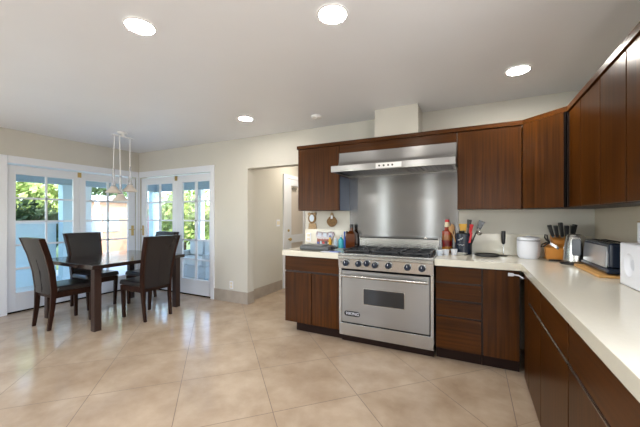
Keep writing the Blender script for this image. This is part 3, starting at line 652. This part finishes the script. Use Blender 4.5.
U = [('wooden_spoon', 'pale wooden spoon leaning left in the crock', -.118, 3.43, (-.07, .0), .205, 'spoon', None, 'spoon', .02),
     ('wooden_spoon', 'second pale wooden spoon in the crock, beside the leftmost', -.115, 3.47, (-.06, .0), .225, 'spoon', None, 'spoon', .018),
     ('spatula', 'broad yellow spatula standing in the crock', -.088, 3.475, (.0, .02), .215, 'yellow', None, 'flat', .04),
     ('ladle', 'black ladle at the front of the crock', -.088, 3.425, (-.03, -.025), .20, 'black', None, 'ladle', .03),
     ('slotted_turner', 'tall black turner standing in the middle of crock', -.066, 3.47, (.03, .02), .26, 'black', None, 'flat', .022),
     ('spatula', 'red spatula in the crock', -.055, 3.43, (.035, -.03), .215, 'red', None, 'flat', .018),
     ('turner', 'steel grey turner leaning right in the crock', -.045, 3.46, (.10, .0), .25, 'steel2', 'navy', 'flat', .03),
     ('ladle', 'steel ladle with black handle at right edge of the crock', -.04, 3.44, (.07, -.02), .205, 'black', 'steel2', 'ladle', .03)]
for n_, lab, x, y, lean, h, m, hm, shp, hw in U: utensil(n_, lab, x, y, lean, h, M[m], M[hm] if hm else None, shp, hw)
solo('red_tag', MB((-.03, 3.37, ZT)).hexa([(-.035, 3.362, ZT + .12), (-.017, 3.364, ZT + .12), (-.017, 3.367, ZT + .12), (-.035, 3.366, ZT + .12), (-.02, 3.362, ZT + .22), (.0, 3.364, ZT + .22), (.0, 3.367, ZT + .22), (-.02, 3.366, ZT + .22)]), M['red'], 'narrow red utensil handle hanging over the crock rim', 'utensil')
for i, (x, y, m, lab) in enumerate(((-.285, 3.20, 'mirror', 'small pale blue cup by the range, leftmost of three small cups'), (-.235, 3.27, 'white', 'small white cup in front of the layered bottle'), (-.165, 3.33, 'white', 'small white cup in front of the black crock'))):
    t = thing('small_cup', lab, 'cup', (x, y, ZT), 0, 'small cups'); t.scale = (1.3, 1.3, 1.2)
    MB().lathe([(0, 0), (.018, 0), (.025, .042), (.022, .042), (.016, .004), (0, .004)], seg=18).build('cup_body', M[m], t)
    MB().lathe([(.0255, .042), (.027, .0445), (.025, .046), (0, .046)], seg=18).build('lid', M['white'], t)
t = thing('spoon_rest', 'small grey oval spoon rest in front of the black crock', 'dish', (-.10, 3.34, ZT))
MB().lathe([(0, 0), (.03, 0), (.045, .02), (.042, .021), (.028, .004), (0, .004)], seg=20, mtx=Matrix.Diagonal((1.3, .8, 1, 1))).build('dish', mat('grey_ceramic', srgb(180, 178, 172), .3), t)
t = thing('serving_plate', 'flat round black plate on the worktop right of the crock', 'plate', (.125, 3.36, ZT))
MB().lathe([(0, 0), (.095, 0), (.108, .008), (.108, .02), (.1, .021), (.092, .012), (0, .012)], seg=36).build('plate', M['black'], t)
t = thing('milk_frother', 'slim black-handled frother standing upright between black plate and white cooker', 'frother', (.268, 3.45, ZT))
MB().lathe([(0, 0), (.035, 0), (.035, .006), (.01, .01), (0, .01)], seg=20).build('stand', M['iron'], t)
MB().rod((0, 0, .01), (0, 0, .115), .0035, seg=8).build('rod', M['chrome'], t)
MB().lathe([(.008, .11), (.016, .125), (.018, .18), (.019, .235), (.014, .24), (0, .24)], seg=16).build('handle', M['black'], t)
t = thing('rice_cooker', 'round white rice cooker with grey lid seam on the back worktop', 'rice cooker', (.457, 3.36, ZT))
MB().lathe([(0, 0), (.07, 0), (.084, .02), (.090, .07), (.091, .155), (.089, .157), (0, .157)], seg=40).build('body', M['white'], t)
MB().lathe([(.089, .158), (.0915, .16), (.0915, .166), (.089, .168)], seg=40).build('seam_ring', mat('seam_grey', srgb(170, 174, 184), .3), t)
MB().lathe([(.090, .1685), (.089, .182), (.080, .191), (.05, .196), (0, .197)], seg=40).build('lid', M['white'], t)
MB().lathe([(.02, .1975), (.018, .203), (0, .204)], seg=20).build('steam_vent', M['white'], t)

# knife blocks
def knife(x, y, z, lean, h, lab, hm='black'):
    t = thing('knife', lab, 'knife', (x, y, z)); lx, ly = lean; d = Vector((lx, ly, 1)).normalized()
    q = Vector((0, 0, 1)).rotation_difference(d).to_matrix().to_4x4()
    b_ = MB().hexa([(-.011, -.015, 0), (.011, -.015, 0), (.011, .015, 0), (-.011, .015, 0), (-.016, -.019, h), (.016, -.019, h), (.016, .019, h), (-.016, .019, h)], .004)
    bmesh.ops.transform(b_.bm, matrix=q, verts=b_.bm.verts); b_.build('handle', M[hm], t)
    c_ = MB().box(-.0095, .0095, -.0145, .0145, -.006, -.0005); bmesh.ops.transform(c_.bm, matrix=q, verts=c_.bm.verts); c_.build('bolster', M['chrome'], t)
o = (.66, 3.36, ZT)
t = thing('serving_tray', 'thin pale wooden tray under the knife blocks', 'tray', (.70, 3.36, ZT))
MB().box(-.115, .12, -.12, .10, 0, .010, .003).build('board', M['bamboo'], t)
MB().box(-.115, .12, -.1235, -.1205, 0, .012, .001).build('edge', M['black'], t)
ZB = ZT + .0115
t = thing('knife_block', 'low ochre wooden knife block in front, with scissors in it', 'knife block', (.668, 3.345, ZB))
MB().hexa([(-.09, -.07, 0), (.06, -.07, 0), (.06, .0, 0), (-.09, .0, 0), (-.098, -.075, .10), (.06, -.075, .095), (.06, .0, .125), (-.098, .0, .13)], .004).build('block', M['ochre'], t)
t = thing('knife_block', 'taller ochre wooden knife block behind, with black-handled knives', 'knife block', (.715, 3.402, ZB))
MB().hexa([(-.07, -.05, 0), (.10, -.05, 0), (.10, .055, 0), (-.07, .055, 0), (-.08, -.05, .165), (.10, -.05, .15), (.10, .055, .195), (-.08, .055, .205)], .004).build('block', M['ochre'], t)
for k, (x, y, lx, h, lab) in enumerate(((.605, 3.39, -.30, .105, 'black knife leaning left, leftmost in the tall block'), (.635, 3.385, -.16, .10, 'black knife second from left in the tall block'), (.672, 3.39, -.14, .125, 'tallest black knife, standing above the kettle lid edge'),
        (.70, 3.37, -.05, .10, 'black knife above the kettle, left of two'), (.735, 3.38, .05, .10, 'black knife above the kettle, right of two'), (.752, 3.42, .12, .11, 'rightmost black knife in the tall block'))):
    knife(x + .04, y, ZB + .19, (lx, -.1), h, lab)
t = thing('scissors', 'black-handled kitchen scissors leaning out of the low block', 'scissors', (.60, 3.265, ZB + .14)); t.scale = (.75, .75, .75)
MB().tube([(0, 0, 0), (-.03, 0, .03), (-.05, 0, .06), (-.046, 0, .095), (-.028, 0, .09), (-.024, 0, .05), (0, 0, .0)], .008, 8).build('finger_loop', M['black'], t)
MB().tube([(0, 0, 0), (-.04, 0, .0), (-.075, 0, -.02), (-.085, 0, -.05), (-.06, 0, -.045), (-.03, 0, -.018), (0, 0, 0)], .008, 8).build('finger_loop', M['black'], t)
MB().hexa([(-.01, -.003, -.012), (.075, -.003, -.075), (.08, .001, -.07), (-.01, .001, -.01), (.0, -.003, .012), (.085, -.003, -.045), (.085, .001, -.045), (.0, .001, .012)]).build('blade', M['chrome'], t)

# cutting board, kettle, toaster
solo('cutting_board', MB((.85, 2.76, ZT)).hexa([(.70, 2.995, ZT), (.70, 2.475, ZT), (.93, 2.475, ZT), (.93, 2.995, ZT), (.70, 2.995, ZT + .018), (.70, 2.475, ZT + .018), (.93, 2.475, ZT + .018), (.93, 2.995, ZT + .018)], .004), M['bamboo'], 'pale wooden cutting board under the toaster', 'cutting board')
t = thing('electric_kettle', 'brushed steel cordless kettle with black handle on its base', 'kettle', (.735, 3.10, ZT), R(-9))
MB().lathe([(0, 0), (.088, 0), (.092, .008), (.085, .018), (0, .02)], (-.01, 0, 0), 32).build('power_base', M['black'], t)
kb = MB().lathe([(0, .0205), (.078, .0205), (.081, .03), (.077, .10), (.069, .17), (.060, .218), (.058, .222), (0, .222)], seg=36).build('kettle_body', M['steel2'], t)
MB().lathe([(.057, .2225), (.054, .233), (.03, .24), (0, .242)], seg=28).build('lid', M['steel2'], t)
MB().hexa([(-.03, -.084, .20), (.03, -.084, .20), (.03, -.058, .205), (-.03, -.058, .205), (-.026, -.078, .225), (.026, -.078, .225), (.026, -.05, .228), (-.026, -.05, .228)], .004).build('spout_collar', M['steel2'], t)
MB().prism([(-.022, .075), (.022, .075), (.028, .09), (.028, .19), (.022, .205), (-.022, .205), (-.028, .19), (-.028, .09)], 'y', -.088, -.060, .004).build('handle', M['navy'], t)
o = (.85, 2.77, ZT + .02); t = thing('toaster', 'long slot toaster with polished steel front and blue-black ends', 'toaster', o)
ZS = ZT + .019
MB(o).box(.742, .90, 2.49, 2.985, ZS + .004, ZS + .038, .010).build('base', M['navy'], t)
MB(o).box(.758, .895, 2.50, 2.975, ZS + .0385, ZS + .195, .018, 3).build('casing', M['navy'], t)
pf = []
for k in range(7):
    s_ = k / 6; pf.append((.748 + .0095 * s_ * s_, ZS + .04 + .13 * s_))
MB(o).prism(pf + [(.7577, ZS + .17), (.7577, ZS + .04)], 'y', 2.535, 2.96).build('front_panel', mat('toaster_steel', (.82, .83, .86, 1), .3, 1.0), t)
for x in (.80, .853): MB(o).box(x - .012, x + .012, 2.58, 2.92, ZS + .1955, ZS + .197).build('slot', M['gap'], t)
MB(o).box(.815, .84, 2.475, 2.4995, ZS + .11, ZS + .125, .003).build('lever', M['black'], t)
MB(o).disc_y(.828, 2.4995, 2.485, ZS + .06, .016, 16).build('dial', M['chrome'], t)

# white appliance with a round recess and a box behind
o = (.85, 2.15, ZT); t = thing('speaker', 'white box speaker with round recessed face at right edge of worktop', 'speaker', o)
cab = MB(o).box(.752, .955, 1.98, 2.33, ZT, ZT + .235, .008, 3).build('cabinet', M['white'], t)
cut = MB(o).lathe([(0, -.02), (.03, -.0175), (.05, -.011), (.062, -.001), (.066, .012), (0, .012)], (.752, 2.215, ZT + .12), 48, Matrix.Rotation(R(-90), 4, 'Y')).build('cutter', M['white'], t)
bo = cab.modifiers.new('recess', 'BOOLEAN'); bo.operation = 'DIFFERENCE'; bo.object = cut; bo.solver = 'EXACT'
bpy.context.view_layer.update()
nm = bpy.data.meshes.new_from_object(cab.evaluated_get(bpy.context.evaluated_depsgraph_get())); cab.modifiers.clear(); cab.data = nm
bpy.data.objects.remove(cut)
for f_ in nm.polygons: f_.use_smooth = True
nm.set_sharp_from_angle(angle=R(32)); cab.modifiers.new('weighted_normals', 'WEIGHTED_NORMAL').keep_sharp = True
MB(o).lathe([(0, 0), (.028, .0005), (.03, .003), (.026, .005), (0, .006)], (.7725, 2.215, ZT + .12), 32, Matrix.Rotation(R(-90), 4, 'Y')).build('centre_cap', mat('pale_grey_face', srgb(206, 211, 222), .4), t)
o = (.92, 2.42, ZT); t = thing('paper_towel_box', 'tall white carton standing behind the white speaker', 'box', o)
MB(o).box(.875, .975, 2.335, 2.47, ZT, ZT + .345, .004).build('carton', M['white'], t)
MB(o).box(.874, .976, 2.334, 2.471, ZT + .3455, ZT + .352, .001).build('lid_edge', M['tan'], t)

# wall plates
def plate(label, pts_o, box, slots):
    t = thing('wall_plate', label, 'wall plate', pts_o); MB(pts_o).box(*box, .002).build('plate', M['white'], t)
    for s_ in slots: MB(pts_o).box(*s_, .001).build('rocker', M['cream'], t)
plate('white light switch plate on hall wall before the hall door', (-3.045, 4.49, 1.18), (-3.0495, -3.043, 4.44, 4.54, 1.12, 1.24), [(-3.0428, -3.040, 4.455, 4.485, 1.15, 1.21), (-3.0428, -3.040, 4.495, 4.525, 1.15, 1.21)])
plate('small white outlet plate low on wall between french door and hall', (-3.27, 3.572, .257), (-3.305, -3.235, YW - .006, YW - .0005, .20, .315), [(-3.29, -3.25, YW - .009, YW - .0062, .215, .25), (-3.29, -3.25, YW - .009, YW - .0062, .265, .30)])
plate('white outlet plate on wall behind the left worktop bottles', (-1.93, 3.55, 1.02), (-1.965, -1.895, YW - .026, YW - .0205, .965, 1.08), [(-1.95, -1.91, YW - .029, YW - .0262, .98, 1.015), (-1.95, -1.91, YW - .029, YW - .0262, 1.03, 1.065)])

# ------------------------------------------------------------------ outdoors
X_ = {}
X_['deck'] = mat('patio_concrete', srgb(216, 216, 214), .8, vary=.08, scale=3)
X_['lawn'] = mat('lawn', srgb(120, 140, 80), .9, vary=.25, scale=6)
X_['bluewall'] = mat('pale_blue_siding', srgb(196, 222, 234), .6)
X_['roof'] = mat('porch_roof_blue_grey', srgb(222, 228, 230), .6)
X_['beam'] = mat('porch_beam_grey', srgb(158, 176, 188), .6)
X_['post'] = mat('post_white', srgb(226, 234, 242), .5)
X_['brick'] = mat('terracotta_wall', srgb(206, 160, 134), .8, vary=.1, scale=9)
X_['leafA'] = mat('leaves_yellow_green', srgb(168, 184, 104), .6, vary=.5, scale=5)
X_['leafB'] = mat('leaves_mid_green', srgb(112, 138, 84), .6, vary=.5, scale=5)
X_['trunk'] = mat('bark', srgb(92, 74, 58), .9)
X_['sofa'] = mat('outdoor_grey_wicker', srgb(196, 202, 206), .7, vary=.1, scale=50)
X_['cush'] = mat('outdoor_cushion', srgb(222, 228, 232), .8)
X_['canvas'] = mat('umbrella_canvas', srgb(240, 242, 245), .7)
struct('ground', MB().box(-40, 20, 3.73, 40, -.4, -.12).box(-40, -5.64, -30, 3.73, -.4, -.12), X_['lawn'])
struct('patio_slab', MB().box(-9.2, -5.64, -1, 3.73, -.119, -.03).box(-9.2, -3.2, 3.73, 7.0, -.119, -.03), X_['deck'])
struct('patio_roof', MB().box(-7.5, -5.64, -1, 3.73, 2.22, 2.30).box(-7.5, -3.2, 3.73, 5.4, 2.22, 2.30), X_['roof'])
struct('trim_4', MB().box(-7.55, -7.42, -1, 5.42, 1.94, 2.219).box(-7.42, -3.2, 5.3, 5.42, 1.94, 2.219), X_['beam'])
def fence(label, o, boxes_wall, cap):
    t = thing('garden_wall', label, 'wall', o); MB(o).box(*boxes_wall).build('siding', X_['bluewall'], t); MB(o).box(*cap).build('coping', X_['post'], t)
fence('low pale blue wall with light coping outside the left french door', (-7.6, 2.4, -.03), (-7.68, -7.56, .6, 3.20, -.029, 1.15), (-7.71, -7.53, .58, 3.22, 1.151, 1.195))
def post(label, x, y, s_, h, m):
    t = thing('porch_post', label, 'post', (x, y, -.03)); MB().box(-s_, s_, -s_, s_, .001, h, .006).build('shaft', m, t)
    MB().box(-s_ - .02, s_ + .02, -s_ - .02, s_ + .02, .001, .12, .004).build('base', m, t)
post('pale blue square porch post seen through the left door leaf', -7.48, 3.33, .09, 1.965, X_['bluewall'])
post('white porch post right of the pale blue post', -7.48, 3.72, .06, 1.965, X_['post'])
post('white porch post seen through the right door leaf', -5.87, 5.36, .06, 1.965, X_['post'])
post('pale grey porch post beyond the corner of the dining room', -7.48, 5.28, .09, 1.965, X_['bluewall'])
t = thing('garden_house', 'terracotta garden outbuilding with pale flat roof in the yard', 'building', (-12, 6.6, -.12))
MB().box(-.8, .8, -1.1, 1.5, .001, 1.95).build('wall', X_['brick'], t)
MB().box(-1.0, 1.0, -1.3, 1.7, 1.951, 2.10).build('roof', X_['post'], t)
MB().box(.801, .83, .35, 1.15, .05, 1.7).build('door', mat('red_brown_door', srgb(150, 84, 78), .6), t)
MB().box(.801, .84, -.55, -.05, .9, 1.55).build('window', X_['bluewall'], t)
t = thing('patio_umbrella', 'folded white patio umbrella standing in front of the terracotta outbuilding', 'umbrella', (-8.7, 4.55, -.03))
MB().rod((0, 0, .05), (0, 0, 1.9), .02).build('pole', X_['post'], t)
MB().lathe([(.05, .7), (.12, .8), (.10, 1.3), (.03, 1.85), (0, 1.88)], seg=16).build('canopy', X_['canvas'], t)
MB().lathe([(0, .001), (.22, .001), (.22, .05), (.04, .07), (0, .07)], seg=20).build('base', X_['beam'], t)
t = thing('outdoor_sofa', 'grey outdoor sofa with cushions on the patio behind the right door leaf', 'sofa', (-5.2, 4.72, -.03))
MB().box(-.55, .55, -.36, .36, .10, .34, .02).box(-.55, .55, .26, .36, .34, .74, .02).box(-.55, -.45, -.36, .26, .34, .58, .02).box(.45, .55, -.36, .26, .34, .58, .02).build('frame', X_['sofa'], t)
for sx in (-1, 1):
    MB().box(sx * .225 - .215, sx * .225 + .215, -.36, .16, .341, .47, .03, 3).build('seat_cushion', X_['cush'], t)
    MB().box(sx * .225 - .21, sx * .225 + .21, .10, .255, .472, .82, .04, 3).build('back_cushion', X_['cush'], t)
    for sy in (-1, 1): MB().box(sx * .5 - .03, sx * .5 + .03, sy * .3 - .03, sy * .3 + .03, .001, .0995).build('leg', X_['beam'], t)
def tree(name, label, x, y, z0, rx, ry, rz, zc, n, m, size=.10, seed=1):
    rnd = random.Random(seed); t = thing(name, label, 'tree' if 'tree' in name else 'shrub', (x, y, z0))
    bm = bmesh.new()
    for _ in range(n):
        while True:
            p = Vector((rnd.uniform(-1, 1), rnd.uniform(-1, 1), rnd.uniform(-1, 1)))
            if .35 < p.length < 1: break
        k = 1 + .18 * math.sin(p.x * 7 + seed) * math.cos(p.y * 6) + .12 * math.sin(p.z * 9)
        c = Vector((p.x * rx * k, p.y * ry * k, zc + p.z * rz * k))
        if c.z < .05: continue
        q = Vector((rnd.gauss(0, 1), rnd.gauss(0, 1), rnd.gauss(0, 1) + .4)).normalized()
        u = q.orthogonal().normalized() * size * rnd.uniform(.6, 1.3); v = q.cross(u).normalized() * size * .55
        bm.faces.new([bm.verts.new(c - u), bm.verts.new(c + v + q * .01), bm.verts.new(c + u), bm.verts.new(c - v + q * .01)])
    me = bpy.data.meshes.new('foliage'); bm.to_mesh(me); bm.free(); me.materials.append(m)
    f = bpy.data.objects.new('foliage', me); COL.objects.link(f); f.parent = t
    MB().rod((0, 0, .001), (0, 0, max(.2, zc)), .09 if 'tree' in name else .05, .05).build('trunk', X_['trunk'], t)
    return t
tree('shrub', 'bright green leafy hedge plant above the low pale blue wall', -10.4, 3.6, -.12, .75, 1.1, 1.0, 1.75, 2600, X_['leafA'], .10, 1)
X_['leafC'] = mat('leaves_dark_green', srgb(62, 84, 48), .6, vary=.45, scale=6)
tree('shrub', 'dark green low shrub just above the coping of the low blue wall', -8.65, 3.1, -.12, .3, .75, .55, 1.15, 1800, X_['leafC'], .08, 8)
tree('garden_tree', 'mid green tree behind the bright hedge plant at far left', -14.2, 3.0, -.12, 1.4, 1.6, 1.3, 2.6, 2600, X_['leafB'], .14, 2)
tree('shrub', 'yellow-green shrub seen through the left leaf of the far doors', -9.1, 7.6, -.12, 1.15, .9, 1.0, 1.35, 3200, X_['leafA'], .10, 3)
tree('shrub', 'yellow-green shrub seen through the right leaf of the far doors', -6.7, 8.2, -.12, .95, .9, 1.0, 1.30, 2600, X_['leafA'], .10, 4)
tree('garden_tree', 'mid green tree rising behind the terracotta outbuilding', -14.5, 8.0, -.12, 1.6, 1.8, 1.5, 3.0, 2400, X_['leafB'], .15, 5)
